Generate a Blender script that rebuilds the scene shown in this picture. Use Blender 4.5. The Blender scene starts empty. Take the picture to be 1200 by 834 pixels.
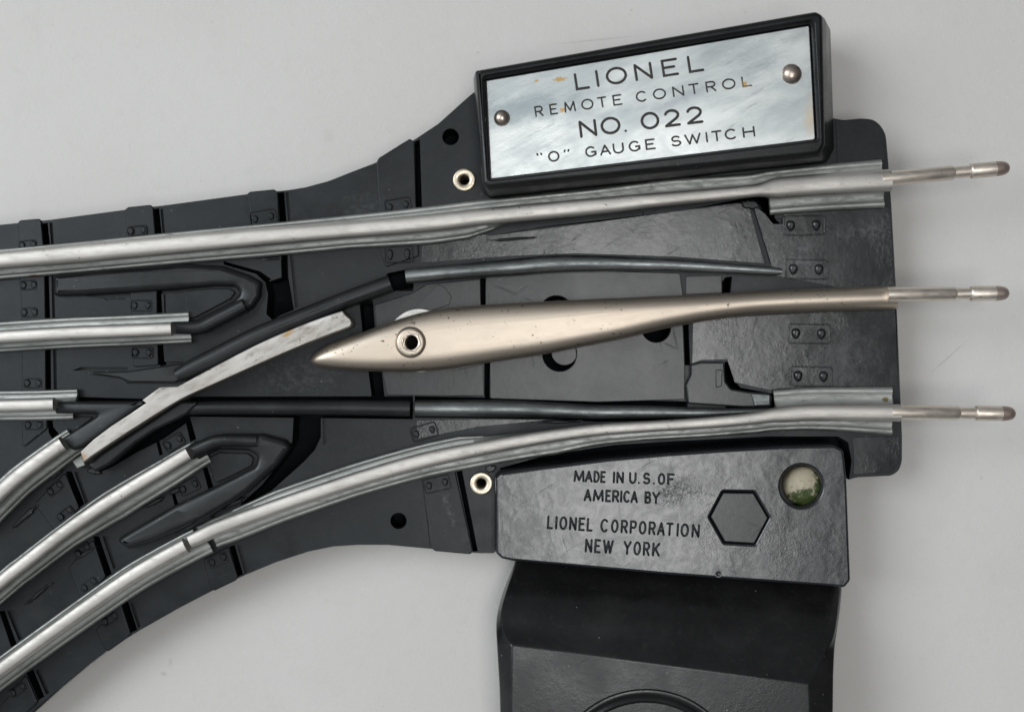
import bpy, bmesh, math, random
from mathutils import Vector, Matrix
from mathutils.geometry import tessellate_polygon

# ---------------------------------------------------------------- camera, world, lamps
# lengths below are in "units" of 1/9 mm; S turns them into metres
S = 1.0 / 9000.0
H = 1500.0            # camera height above the base casting's top face
ZR = 58.0             # height of that face above the table
CX, CY = 600.0, 417.0

scene = bpy.context.scene
cam_d = bpy.data.cameras.new("camera")
cam_d.sensor_width = 36.0
cam_d.lens = 36.0 * H / 1200.0
cam_d.clip_start = 0.005
cam_d.clip_end = 50.0
cam_d.dof.use_dof = True
cam_d.dof.focus_distance = (H - 30) * S
cam_d.dof.aperture_fstop = 11.0
cam = bpy.data.objects.new("camera", cam_d)
cam.location = (0, 0, (ZR + H) * S)
scene.collection.objects.link(cam)
scene.camera = cam

world = bpy.data.worlds.new("World")
scene.world = world
world.use_nodes = True
nt = world.node_tree
nt.nodes.clear()
wo = nt.nodes.new("ShaderNodeOutputWorld")
bg = nt.nodes.new("ShaderNodeBackground")
tc = nt.nodes.new("ShaderNodeTexCoord")
ramp = nt.nodes.new("ShaderNodeValToRGB")
# a room that is brighter towards the window (left, back) and dims to the right
dot = nt.nodes.new("ShaderNodeVectorMath"); dot.operation = 'DOT_PRODUCT'
dot.inputs[1].default_value = (-0.80, 0.15, 0.58)
mr = nt.nodes.new("ShaderNodeMapRange"); mr.inputs[1].default_value = -1; mr.inputs[2].default_value = 1
nt.links.new(tc.outputs["Generated"], dot.inputs[0])
nt.links.new(dot.outputs["Value"], mr.inputs[0])
nt.links.new(mr.outputs[0], ramp.inputs[0])
nt.links.new(ramp.outputs[0], bg.inputs[0])
nt.links.new(bg.outputs[0], wo.inputs[0])
e = ramp.color_ramp.elements
e[0].position = 0.15; e[0].color = (0.12, 0.115, 0.11, 1)
e[1].position = 1.0; e[1].color = (0.92, 0.95, 0.97, 1)
m = e.new(0.65); m.color = (0.38, 0.385, 0.39, 1)
m = e.new(0.86); m.color = (0.76, 0.78, 0.79, 1)
bg.inputs[1].default_value = 0.44

def area(name, loc, target, sx, sy, energy, col):
    d = bpy.data.lights.new(name, 'AREA')
    d.shape = 'RECTANGLE'; d.size = sx; d.size_y = sy
    d.energy = energy; d.color = col
    o = bpy.data.objects.new(name, d)
    o.location = loc
    o.rotation_euler = (Vector(target) - Vector(loc)).to_track_quat('-Z', 'Y').to_euler()
    scene.collection.objects.link(o)
    return o
# ceiling lamp above the right half, and a broad window up and to the left
area("ceiling_lamp", (0.057, -0.044, 0.52), (0.057, -0.044, 0), 0.130, 0.25, 0.69, (1.0, 0.975, 0.94))
area("window_light", (-0.44, 0.14, 0.50), (0, 0, 0), 0.38, 0.38, 2.25, (0.95, 0.98, 1.0))

scene.view_settings.view_transform = 'Standard'
scene.view_settings.look = 'None'
scene.view_settings.exposure = 0.0
scene.view_settings.gamma = 1.0
scene.view_settings.use_curve_mapping = False
scene.cycles.max_bounces = 6

# ---------------------------------------------------------------- helpers
def W(x, y, z):
    """traced point (x, y) lying at height z -> plan position in units"""
    k = (H + ZR - z) / H
    return ((x - CX) * k, -(y - CY) * k)
def V3(p, z):
    return (p[0] * S, p[1] * S, z * S)

def fillet(pts, r, n=4):
    out = []
    N = len(pts)
    for i in range(N):
        a, b, c = Vector(pts[i - 1][:2]), Vector(pts[i][:2]), Vector(pts[(i + 1) % N][:2])
        ri = pts[i][2] if len(pts[i]) > 2 else r
        d1, d2 = a - b, c - b
        l1, l2 = d1.length, d2.length
        if ri <= 0 or l1 < 1e-6 or l2 < 1e-6:
            out.append((b.x, b.y)); continue
        ang = d1.angle(d2)
        if ang > math.radians(172):
            out.append((b.x, b.y)); continue
        t = min(ri / math.tan(ang / 2), l1 * .45, l2 * .45)
        p, q = b + d1.normalized() * t, b + d2.normalized() * t
        for k in range(n + 1):
            u = k / n
            v = p * (1 - u) ** 2 + b * 2 * u * (1 - u) + q * u * u
            out.append((v.x, v.y))
    return out

def catmull(pts, step=5.0):
    P = [Vector(p) for p in pts]
    P = [P[0] * 2 - P[1]] + P + [P[-1] * 2 - P[-2]]
    out = []
    for i in range(1, len(P) - 2):
        n = max(1, int((P[i + 1] - P[i]).length / step))
        for k in range(n):
            t = k / n
            out.append(0.5 * ((2 * P[i]) + (P[i + 1] - P[i - 1]) * t + (2 * P[i - 1] - 5 * P[i] + 4 * P[i + 1] - P[i + 2]) * t * t
                              + (3 * P[i] - P[i - 1] - 3 * P[i + 1] + P[i + 2]) * t ** 3))
    out.append(P[-2].copy())
    return out

def lerp_table(tab, x):
    if x <= tab[0][0]: return tab[0][1]
    for (a, va), (b, vb) in zip(tab, tab[1:]):
        if x <= b:
            return va if b == a else va + (vb - va) * (x - a) / (b - a)
    return tab[-1][1]

def ccw(p):
    return sum(p[i - 1][0] * p[i][1] - p[i][0] * p[i - 1][1] for i in range(len(p))) > 0
def dedupe(p):
    out = []
    for q in p:
        if not out or math.hypot(q[0] - out[-1][0], q[1] - out[-1][1]) > 0.05: out.append(q)
    if math.hypot(out[0][0] - out[-1][0], out[0][1] - out[-1][1]) < 0.05: out.pop()
    return out
def offset(p, d):
    """p counter-clockwise, d > 0 inward"""
    out = []
    N = len(p)
    for i in range(N):
        a, b, c = Vector(p[i - 1]), Vector(p[i]), Vector(p[(i + 1) % N])
        e1, e2 = (b - a).normalized(), (c - b).normalized()
        n1, n2 = Vector((-e1.y, e1.x)), Vector((-e2.y, e2.x))
        m = n1 + n2
        if m.length < 1e-4: m = n1
        m.normalize()
        s = max(0.45, m.dot(n1))
        out.append(tuple(b + m * (d / s)))
    return out

col = scene.collection
def finish(bm, name, mat, parent=None, label=None, smooth=38, kind=None):
    bmesh.ops.recalc_face_normals(bm, faces=bm.faces)
    me = bpy.data.meshes.new(name)
    bm.to_mesh(me); bm.free()
    return finish_me(me, name, mat, parent, label, smooth, kind)
def finish_me(me, name, mat, parent=None, label=None, smooth=38, kind=None):
    me.materials.clear()
    me.materials.append(mat)
    if smooth:
        me.shade_smooth(); me.set_sharp_from_angle(angle=math.radians(smooth))
        for p in me.polygons:      # large level faces stay truly level
            if abs(p.normal.z) > .9997 and (smooth < 60 or p.area > 500 * S * S): p.use_smooth = False
    o = bpy.data.objects.new(name, me)
    col.objects.link(o)
    if parent: o.parent = parent
    if label: o["label"] = label
    if kind: o["kind"] = kind
    return o

def ring_faces(bm, A, B):
    n = len(A)
    for i in range(n):
        bm.faces.new((A[i], A[(i + 1) % n], B[(i + 1) % n], B[i]))
def cap(bm, loops, up=True):
    tris = tessellate_polygon([[v.co for v in L] for L in loops])
    flat = [v for L in loops for v in L]
    for t in tris:
        try: bm.faces.new([flat[i] for i in t])
        except ValueError: pass

def prism(bm, pts, z0, z1, bev=0.0, holes=(), bseg=3, flare=0.0, plan=False):
    """extrude a traced outline (traced at height z1) with a rounded top edge; holes = outlines cut through"""
    base = pts if plan else [W(p[0], p[1], z1) for p in pts]
    base = dedupe(base)
    if not ccw(base): base = base[::-1]
    hs = []
    for h in holes:
        q = dedupe(h if plan else [W(p[0], p[1], z1) for p in h])
        if ccw(q): q = q[::-1]
        hs.append(q)
    tops, bots = [], []
    for L in [base] + hs:
        rings = [(offset(L, -flare) if flare and L is base else L, z0)]
        if bev > 0:
            for k in range(bseg + 1):
                a = k / bseg * math.pi / 2
                rings.append((offset(L, bev * (1 - math.cos(a))) if k else L, z1 - bev + bev * math.sin(a)))
        else:
            rings.append((L, z1))
        vr = [[bm.verts.new(V3(p, z)) for p in R] for R, z in rings]
        for a, b in zip(vr, vr[1:]): ring_faces(bm, a, b)
        tops.append(vr[-1]); bots.append(vr[0])
    cap(bm, tops)
    cap(bm, bots)

def circ(x, y, r, n=32, ry=None):
    ry = ry or r
    return [(x + r * math.cos(2 * math.pi * k / n), y + ry * math.sin(2 * math.pi * k / n)) for k in range(n)]

def lathe(bm, x, y, z, prof, n=40):
    """prof = [(r, dz)...] round a vertical axis through traced (x, y) at height z"""
    c = W(x, y, z)
    prev = None
    for r, dz in prof:
        if r <= 1e-6:
            v = bm.verts.new(V3(c, z + dz)); cur = [v]
        else:
            cur = [bm.verts.new(V3((c[0] + r * math.cos(2 * math.pi * k / n), c[1] + r * math.sin(2 * math.pi * k / n)), z + dz)) for k in range(n)]
        if prev:
            if len(prev) == n and len(cur) == n: ring_faces(bm, prev, cur)
            elif len(cur) == 1:
                for i in range(n): bm.faces.new((prev[i], prev[(i + 1) % n], cur[0]))
            elif len(prev) == 1:
                for i in range(n): bm.faces.new((cur[i], cur[(i + 1) % n], prev[0]))
        prev = cur

def sweep(bm, path, r, n=8, zs=1.0, closed=False, dome=True):
    """tube of radius r along plan path [(x, y, z)] in units"""
    P = [Vector(p) for p in path]
    N = len(P)
    rings = []
    def ring(c, side, rr):
        return [bm.verts.new(((c + side * (math.cos(2 * math.pi * k / n) * rr) + Vector((0, 0, 1)) * (math.sin(2 * math.pi * k / n) * (rr if rr < r else r) * zs)) * S)) for k in range(n)]
    for i in range(N):
        if closed: a, b = P[i - 1], P[(i + 1) % N]
        else: a, b = P[max(0, i - 1)], P[min(N - 1, i + 1)]
        d1 = (P[i] - a).normalized() if (P[i] - a).length > 1e-9 else (b - P[i]).normalized()
        d2 = (b - P[i]).normalized() if (b - P[i]).length > 1e-9 else d1
        d = (d1 + d2)
        d = d.normalized() if d.length > 1e-6 else d1
        side = Vector((d.y, -d.x, 0)).normalized()
        s = 1 / max(0.6, d.dot(d1))
        if not closed and dome and i == 0:
            rings.append(ring(P[i] - d * r * .8, side, r * .55))
        rings.append(ring(P[i], side, r * s))
        if not closed and dome and i == N - 1:
            rings.append(ring(P[i] + d * r * .8, side, r * .55))
    for a, b in zip(rings, rings[1:]): ring_faces(bm, a, b)
    if closed: ring_faces(bm, rings[-1], rings[0])
    else:
        bm.faces.new(rings[0]); bm.faces.new(rings[-1])

def loft(bm, sections, closed=True):
    """sections: lists of 3-D points in units"""
    rs = [[bm.verts.new(Vector(p) * S) for p in sec] for sec in sections]
    for a, b in zip(rs, rs[1:]):
        if closed: ring_faces(bm, a, b)
        else:
            for i in range(len(a) - 1): bm.faces.new((a[i], a[i + 1], b[i + 1], b[i]))
    if closed:
        for R in (rs[0], rs[-1]):
            c = bm.verts.new(sum((v.co for v in R), Vector()) / len(R))
            for i in range(len(R)): bm.faces.new((R[i], R[(i + 1) % len(R)], c))

def boolean(bm_a, bm_b, bevel=0.0, angle=35):
    for b in (bm_a, bm_b): bmesh.ops.recalc_face_normals(b, faces=b.faces)
    ma = bpy.data.meshes.new("body_blank"); bm_a.to_mesh(ma); bm_a.free()
    mb = bpy.data.meshes.new("cutter"); bm_b.to_mesh(mb); bm_b.free()
    # boolean in enlarged units for numerical safety
    for me in (ma, mb): me.transform(Matrix.Scale(1 / S, 4))
    oa = bpy.data.objects.new("body_blank", ma); ob = bpy.data.objects.new("cutter", mb)
    col.objects.link(oa); col.objects.link(ob)
    mod = oa.modifiers.new("b", 'BOOLEAN'); mod.operation = 'DIFFERENCE'; mod.solver = 'EXACT'; mod.use_self = True; mod.object = ob
    if bevel > 0:
        bv = oa.modifiers.new("v", 'BEVEL'); bv.width = bevel; bv.segments = 2; bv.limit_method = 'ANGLE'; bv.angle_limit = math.radians(angle)
        bv.use_clamp_overlap = True
    dg = bpy.context.evaluated_depsgraph_get()
    me = bpy.data.meshes.new_from_object(oa.evaluated_get(dg))
    me.transform(Matrix.Scale(S, 4))
    bpy.data.objects.remove(oa); bpy.data.objects.remove(ob)
    bpy.data.meshes.remove(ma); bpy.data.meshes.remove(mb)
    return me

# ---------------------------------------------------------------- materials
def new_mat(name):
    m = bpy.data.materials.new(name); m.use_nodes = True
    t = m.node_tree; b = t.nodes["Principled BSDF"]
    return m, t, b
class G:
    """small node builder on object coordinates (metres)"""
    def __init__(s, t):
        s.t = t; s.tc = t.nodes.new("ShaderNodeTexCoord"); s.co = s.tc.outputs["Object"]
    def n(s, kind, **kw):
        x = s.t.nodes.new(kind)
        for k, v in kw.items(): setattr(x, k, v)
        return x
    def link(s, a, b): s.t.links.new(a, b)
    def noise(s, size, detail=4, rough=.55, stretch=None, dist=0.0, rot=0.0):
        x = s.n("ShaderNodeTexNoise"); x.inputs["Scale"].default_value = 9000.0 / size
        x.inputs["Detail"].default_value = detail; x.inputs["Roughness"].default_value = rough
        x.inputs["Distortion"].default_value = dist
        if stretch:
            mp = s.n("ShaderNodeMapping"); mp.inputs["Scale"].default_value = stretch
            m0 = s.n("ShaderNodeMapping"); m0.inputs["Rotation"].default_value = (0, 0, rot)
            s.link(s.co, m0.inputs[0]); s.link(m0.outputs[0], mp.inputs[0]); s.link(mp.outputs[0], x.inputs["Vector"])
        else: s.link(s.co, x.inputs["Vector"])
        return x.outputs["Fac"]
    def ramp(s, fac, a, b, ca=0.0, cb=1.0):
        x = s.n("ShaderNodeMapRange"); x.interpolation_type = 'SMOOTHSTEP'
        x.inputs[1].default_value = a; x.inputs[2].default_value = b; x.inputs[3].default_value = ca; x.inputs[4].default_value = cb
        s.link(fac, x.inputs[0]); return x.outputs[0]
    def mix(s, fac, a, b):
        x = s.n("ShaderNodeMix", data_type='RGBA')
        if isinstance(fac, float): x.inputs[0].default_value = fac
        else: s.link(fac, x.inputs[0])
        for sock, v in ((x.inputs[6], a), (x.inputs[7], b)):
            if isinstance(v, tuple): sock.default_value = (*v, 1)
            else: s.link(v, sock)
        return x.outputs[2]
    def math(s, op, a, b):
        x = s.n("ShaderNodeMath", operation=op)
        for sock, v in ((x.inputs[0], a), (x.inputs[1], b)):
            if isinstance(v, (int, float)): sock.default_value = v
            else: s.link(v, sock)
        return x.outputs[0]
    def bump(s, hts, normal=None):
        nrm = normal
        for h, dist, strength in hts:
            b = s.n("ShaderNodeBump"); b.inputs["Distance"].default_value = dist * S; b.inputs["Strength"].default_value = strength
            s.link(h, b.inputs["Height"])
            if nrm: s.link(nrm, b.inputs["Normal"])
            nrm = b.outputs[0]
        return nrm
    def spot(s, x, y, z, rx, ry=None, soft=.5, wob=.5, size=8, ang=0.0):
        """0..1 mask of a stain or painted reflection centred on traced (x, y)"""
        p = W(x, y, z)
        mp = s.n("ShaderNodeMapping"); mp.vector_type = 'TEXTURE'
        mp.inputs["Location"].default_value = (p[0] * S, p[1] * S, z * S)
        mp.inputs["Rotation"].default_value = (0, 0, ang)
        mp.inputs["Scale"].default_value = (rx * S, (ry or rx) * S, 60 * S)
        s.link(s.co, mp.inputs[0])
        ln = s.n("ShaderNodeVectorMath", operation='LENGTH'); s.link(mp.outputs[0], ln.inputs[0])
        nz = s.noise(size, 5, .65)
        d = s.math('ADD', ln.outputs["Value"], s.math('MULTIPLY', s.math('SUBTRACT', nz, .5), wob * 2.5))
        return s.ramp(d, 1.0, 1.0 - soft, 0, 1)
    def dust(s, size=3.0, thr=.735):
        v = s.n("ShaderNodeTexVoronoi"); v.inputs["Scale"].default_value = 9000.0 / (size * 5)
        s.link(s.co, v.inputs["Vector"])
        near = s.ramp(v.outputs["Distance"], .10, .03, 0, 1)
        sc = s.n("ShaderNodeSeparateColor"); s.link(v.outputs["Color"], sc.inputs[0])
        keep = s.ramp(sc.outputs[0], thr, thr + .02, 0, 1)
        amt = s.ramp(s.noise(90, 2), .38, .62, 0, 1)
        return s.math('MULTIPLY', s.math('MULTIPLY', near, keep), amt)

def plastic(name, base=(.019, .021, .0235), rough=.42, greasy=0.0, dusty=1.0, spec=.5, rubbed=(), scuffs=()):
    m, t, b = new_mat(name); g = G(t)
    n1 = g.noise(60, 5, .6); n2 = g.noise(7, 4, .6); n3 = g.noise(1.6, 3, .6)
    c = g.mix(g.ramp(n1, .35, .7), tuple(v * .8 for v in base), tuple(v * 1.25 for v in base))
    c = g.mix(g.math('MULTIPLY', g.ramp(n2, .55, .75), .12 if greasy else .3), c, (.030, .031, .032))
    d1 = g.dust(2.2, .66)
    c = g.mix(g.math('MULTIPLY', d1, .75 * dusty), c, (.30, .30, .28))
    for q in scuffs:      # dry pale rub marks
        c = g.mix(g.math('MULTIPLY', g.math('MULTIPLY', g.spot(*q[:-1]), g.ramp(n2, .42, .62)), q[-1]), c, (.22, .23, .24))
    fz = g.math('MULTIPLY', g.ramp(g.noise(140, 6, .75, dist=.6), .5, .72), .22 * min(dusty, 1))
    c = g.mix(fz, c, (.040, .040, .038))
    g.link(c, b.inputs["Base Color"])
    k1 = .35 if greasy else 1.0
    r = g.ramp(n1, .3, .7, rough - .07 * k1, rough + .09 * k1)
    # rubbed-in hairline scratches in three directions
    for ang, st in ((.4, .06), (-.55, .05), (1.35, .07)):
        sc_ = g.ramp(g.noise(4.5, 2, .5, stretch=(st, 1, 1), rot=ang, dist=.15), .66, .72)
        sc_ = g.math('MULTIPLY', sc_, g.ramp(g.noise(50, 2, .5, rot=ang), .46, .62))
        r = g.math('ADD', r, g.math('MULTIPLY', sc_, .10))
    if greasy:
        bl = g.ramp(g.noise(14, 5, .7, dist=.8), .35, .65, -.03 * greasy, .05 * greasy)
        r = g.math('ADD', r, bl)
    g.link(r, b.inputs["Roughness"])
    b.inputs["Specular IOR Level"].default_value = spec
    b.inputs["Specular Tint"].default_value = (.95, .98, 1.0, 1) if greasy else (.92, .965, 1.0, 1)
    hts = [(n3, .09, .5), (n2, .22, .5)]
    if greasy:
        wr = g.noise(4.2, 3.5, .6, dist=1.2)
        patch = g.ramp(g.noise(75, 3, .6, dist=.4), .44, .66)
        for q in rubbed: patch = g.math('MAXIMUM', g.math('MULTIPLY', patch, .35), g.spot(*q))
        hts.append((g.math('MULTIPLY', wr, patch), 1.15 * greasy, .6))
        hts.append((g.noise(38, 2, .5, dist=.5), 1.1 * greasy, .6))
    g.link(g.bump(hts), b.inputs["Normal"])
    return m

def metal(name, base, rough=.34, tarn=(.25, .26, .25), tarn_amt=.5, pits=.6, stretch=(1, 6, 1), metallic=1.0, extra=None, lo=.5, hi=.75, fine=1.0, rot=0.0, pit_lo=.66):
    m, t, b = new_mat(name); g = G(t)
    n1 = g.noise(55, 6, .65, stretch=(.35, 1, 1), rot=rot); n2 = g.noise(5, 5, .65, stretch=(.3, 1, 1), dist=.4, rot=rot); n3 = g.noise(1.5, 3, .6)
    c = g.mix(g.math('MULTIPLY', g.ramp(n1, lo - .12, hi), tarn_amt), base, tarn)
    c = g.mix(g.math('MULTIPLY', g.ramp(n2, .56, .72), tarn_amt * .7 * fine), c, tarn)
    pm = g.ramp(g.noise(3.0, 3, .5, stretch=(.6, 1, 1)), pit_lo, pit_lo + .05)
    pz = g.ramp(g.noise(34, 3, .6), .48, .62)
    pit = g.math('MULTIPLY', g.math('MULTIPLY', pm, pz), pits)
    c = g.mix(pit, c, (.05, .04, .035))
    if extra:
        for (mask_args, colr, amt) in extra:
            c = g.mix(g.math('MULTIPLY', g.spot(*mask_args), amt), c, colr)
    g.link(c, b.inputs["Base Color"])
    b.inputs["Metallic"].default_value = metallic
    r = g.ramp(n2, .3, .75, rough - .06 * fine, rough + .14 * fine)
    g.link(r, b.inputs["Roughness"])
    g.link(g.bump([(n3, .2, .3), (n2, .4 * fine, .25), (pit, .8, -.4)]), b.inputs["Normal"])
    return m

M = {}
M['base'] = plastic('black_phenolic', scuffs=((527, 596, 60, 7, 30, .8, .9, 8, .35, .28), (157, 772, 60, 16, 12, .9, 1.0, 5, .4), (600, 470, 60, 12, 5, .8, .9, 4, .4), (148, 300, 60, 60, 40, .9, 1, 3, .10), (430, 250, 60, 40, 40, .9, 1, 4, .10), (350, 440, 60, 70, 30, .9, 1, 3, .12)), base=(.0105, .0130, .0155), rough=.38, dusty=1.0, spec=.34)
M['recess_shade'] = plastic('recess_shade_phenolic', base=(.0105, .0130, .0155), rough=.85, dusty=.3, spec=.06)  # base plastic with its sheen cut, darkens the recesses in place of shade
M['greasy'] = plastic('greasy_black_phenolic', scuffs=((1010, 270, 60, 38, 16, .9, 1, 6, .22), (930, 300, 60, 40, 40, .9, 1, 4, .2), (870, 335, 60, 30, 8, .8, .9, 5, .35), (840, 290, 60, 50, 30, .9, 1, 5, .14), (1000, 420, 60, 40, 60, .9, 1, 3, .12)), base=(.014, .015, .017), rough=.20, greasy=.32, dusty=.8, spec=.65)
M['cover'] = plastic('cover_black_phenolic', base=(.012, .0135, .017), rough=.23, greasy=.9, rubbed=((885, 625, 90, 120, 62, 1.0, .5, 30, -.2), (790, 575, 90, 45, 22, 1.0, .5, 20, .2)), dusty=.7, spec=.85)
M['ridge'] = plastic('ridge_black_phenolic', base=(.012, .0135, .015), rough=.34, dusty=.6, spec=.45)
M['housing'] = plastic('housing_black', base=(.008, .008, .0085), rough=.30, dusty=.7, spec=.4)
M['motor'] = plastic('motor_box_black', base=(.010, .010, .0105), rough=.27, dusty=1.2, spec=.5)
M['swivel'] = plastic('dark_sheet_steel', base=(.024, .025, .027), rough=.30, greasy=.12, dusty=.7, spec=.5)
M['void'] = plastic('void_shade_black', base=(.004, .004, .004), rough=.8, dusty=0.0, spec=.15)  # near-black that stands in for the dark inside gaps and holes
M['head'] = metal('worn_rail_steel', fine=.5, base=(.62, .605, .58), rough=.52, tarn=(.33, .32, .30), tarn_amt=.75, pits=.95,
                  extra=[((338, 390, 100, 9, 4, .6, .5, 5, .5), (.42, .26, .09), .7), ((92, 533, 95, 8, 8, .7, .5, 5), (.40, .27, .16), .6),
                         ((270, 415, 100, 40, 4, .7, .9, 5, .5), (.28, .25, .22), .6)])
M['strip'] = metal('brown_streaked_strip_steel', (.50, .49, .47), rough=.50, tarn=(.24, .21, .18), tarn_amt=.8, pits=.9, rot=-.52, lo=.48, hi=.68,
                  extra=[((338, 390, 100, 9, 4, .6, .5, 5, .5), (.42, .26, .09), .7), ((97, 535, 95, 10, 8, .7, .5, 5), (.36, .23, .13), .7),
                         ((270, 411, 98, 55, 4, .8, .8, 5, .5), (.20, .15, .12), .7), ((375, 375, 98, 30, 5, .8, .6, 6, .4), (.62, .62, .62), .7)])
M['flange'] = metal('galvanised_rail_steel', (.44, .46, .45), rough=.52, tarn=(.20, .22, .21), tarn_amt=.8, pits=.5,
                    extra=[((38, 582, 64, 13, 6, .6, .5, 5, .6), (.38, .13, .03), .9), ((42, 324, 64, 14, 3, .6, .5, 5), (.22, .12, .05), .8),
                           ((1037, 468, 64, 5, 4, .6, .4, 3), (.16, .12, .04), .9), ((85, 702, 64, 14, 3, .6, .5, 5, .6), (.25, .15, .11), .7)])
M['gun'] = metal('dark_gunmetal', (.34, .37, .38), rough=.42, tarn=(.10, .11, .115), tarn_amt=.85, pits=.4, lo=.38, hi=.62)
M['nickel'] = metal('satin_nickel', (.62, .55, .465), rough=.45, tarn=(.50, .42, .355), tarn_amt=.45, pits=.9, fine=.15, pit_lo=.635)
M['pin'] = metal('nickel_pin', (.86, .80, .72), rough=.42, tarn=(.60, .52, .45), tarn_amt=.6, pits=.5)
M['tip'] = metal('tarnished_tip', (.56, .47, .43), rough=.5, tarn=(.33, .25, .22), tarn_amt=.8, pits=.5)
M['eyelet'] = metal('brass_eyelet', (.72, .66, .54), rough=.36, tarn=(.42, .34, .25), tarn_amt=.5, pits=.6)
M['rivet'] = metal('rivet_metal', (.60, .52, .46), rough=.30, tarn=(.25, .20, .17), tarn_amt=.6, pits=.4)
M['washer'] = metal('bright_washer', (.55, .55, .54), rough=.45, tarn=(.6, .6, .6), tarn_amt=.3, pits=.3)

def plate_mat():
    m, t, b = new_mat('scuffed_aluminium'); g = G(t)
    cl = g.noise(70, 5, .6, stretch=(.45, 1.3, 1), rot=-.35)
    br = g.noise(6, 6, .7, stretch=(.12, 1, 1), rot=-.5, dist=.3)
    hz = g.noise(26, 6, .72, dist=.8)
    c = g.mix(g.ramp(cl, .36, .62), (.47, .525, .545), (.70, .745, .755))
    sc = g.math('MULTIPLY', g.ramp(br, .55, .70), g.ramp(g.noise(60, 2), .45, .6))
    c = g.mix(g.math('MULTIPLY', sc, .6), c, (.30, .34, .37))
    c = g.mix(g.math('MULTIPLY', g.spot(615, 128, 112, 95, 24, .9, .6, 34, .14), .85), c, (.30, .36, .39))  # dark band of the plate's reflection, painted into its colour
    c = g.mix(g.math('MULTIPLY', g.spot(735, 130, 112, 60, 9, .9, .6, 20, .2), .5), c, (.33, .39, .42))
    c = g.mix(g.math('MULTIPLY', g.spot(800, 115, 112, 62, 9, .9, .7, 14, .42), .55), c, (.33, .36, .42))
    c = g.mix(g.math('MULTIPLY', g.spot(949, 140, 112, 9, 34, .9, .5, 10), .7), c, (.58, .49, .36))
    for (x, y, rx, ry, a) in ((656, 93, 9, 3, .1), (629, 95, 3, 1.6, .3), (659, 129, 3.2, 3.2, 0), (648, 122, 4, 1.2, .1), (873, 99, 3, 4, 0)):
        c = g.mix(g.math('MULTIPLY', g.spot(x, y, 112, rx, ry, .5, .8, 2.5, a), .85), c, (.50, .30, .07))
    pit = g.math('MULTIPLY', g.ramp(g.noise(2.6, 3), .70, .74), g.ramp(g.noise(30, 2), .5, .6))
    c = g.mix(g.math('MULTIPLY', pit, .7), c, (.10, .10, .10))
    g.link(c, b.inputs["Base Color"])
    b.inputs["Metallic"].default_value = .85
    g.link(g.ramp(hz, .3, .7, .30, .46), b.inputs["Roughness"])
    g.link(g.bump([(br, .4, .3), (g.noise(1.5), .25, .3), (g.noise(160, 2), 5, .12)]), b.inputs["Normal"])
    return m
M['plate'] = plate_mat()

m, t, b = new_mat('black_ink'); g = G(t)
c = g.mix(g.spot(875, 98, 113, 8, 8, .5, .4, 3), (.022, .021, .02), (.22, .17, .10))
c = g.mix(g.math('MULTIPLY', g.ramp(g.noise(3), .6, .75), .5), c, (.12, .10, .08))
g.link(c, b.inputs["Base Color"]); b.inputs["Roughness"].default_value = .5
M['ink'] = m

m, t, b = new_mat('cream_paint_with_green'); g = G(t)
n = g.noise(9, 6, .75, dist=.8)
low = g.math('MAXIMUM', g.spot(944, 588, 76, 32, 20, .5, 1.1, 9), g.spot(963, 568, 76, 13, 28, .5, 1.0, 8))
c = g.mix(g.math('MULTIPLY', low, g.ramp(n, .30, .42)), (.46, .42, .31), (.04, .065, .012))
c = g.mix(g.ramp(g.noise(5, 5, .7, dist=1), .62, .66), c, (.20, .20, .08))
g.link(c, b.inputs["Base Color"]); b.inputs["Roughness"].default_value = .45; b.inputs["Coat Weight"].default_value = .12; b.inputs["Coat Roughness"].default_value = .15
g.link(g.bump([(n, 2.5, .6)]), b.inputs["Normal"])
M['paint'] = m

m, t, b = new_mat('off_white_card'); g = G(t)
n1 = g.noise(400, 3, .5); n2 = g.noise(22, 5, .6); n3 = g.noise(3, 4, .6)
c = g.mix(g.ramp(n1, .35, .7), (.675, .67, .655), (.70, .70, .69))
c = g.mix(g.math('MULTIPLY', g.ramp(n2, .52, .75), .10), c, (.52, .50, .47))
c = g.mix(g.math('MULTIPLY', g.dust(2.6, .86), .5), c, (.28, .28, .24))
c = g.mix(g.math('MULTIPLY', g.ramp(g.noise(70, 6, .7), .5, .8), .14), c, (.55, .545, .52))
for (x, y, rx, ry, a, amt) in ((1105, 345, 30, 5, -.4, .10), (1120, 480, 2, 22, .8, .0), (385, 160, 9, 14, 0, .10), (560, 62, 3, 2, 0, .3), (192, 789, 5, 4, 0, .3), (1150, 560, 2.5, 2.5, 0, .25),
                               (1112, 418, 40, 1.2, .72, .35), (700, 47, 70, 1.2, .10, .30), (200, 775, 3, 7, 0, .2), (740, 12, 2, 2, 0, .3)):
    c = g.mix(g.math('MULTIPLY', g.spot(x, y, 0, rx, ry, .7, .5, 4, a), amt), c, (.30, .30, .27))
g.link(c, b.inputs["Base Color"]); b.inputs["Roughness"].default_value = .62
g.link(g.bump([(n3, 1.0, .5), (n2, 2, .25), (g.noise(9, 4, .6, stretch=(.15, 1, 1), rot=.9), .8, .3)]), b.inputs["Normal"])
M['table'] = m

# ---------------------------------------------------------------- setting: the table top
bm = bmesh.new()
R = 5200
vs = [bm.verts.new((x * S, y * S, 0)) for x, y in ((-R, -R), (R, -R), (R, R), (-R, R))]
bm.faces.new(vs)
tab = finish(bm, "table_top", M['table'], smooth=0)
tab["kind"] = "structure"

# ---------------------------------------------------------------- the switch
root = bpy.data.objects.new("track_switch", None)
root.empty_display_size = .01
col.objects.link(root)
root["label"] = "black toy-train track switch with steel rails, nameplate and nickel swivel rail on white table"
root["category"] = "track switch"

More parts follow.
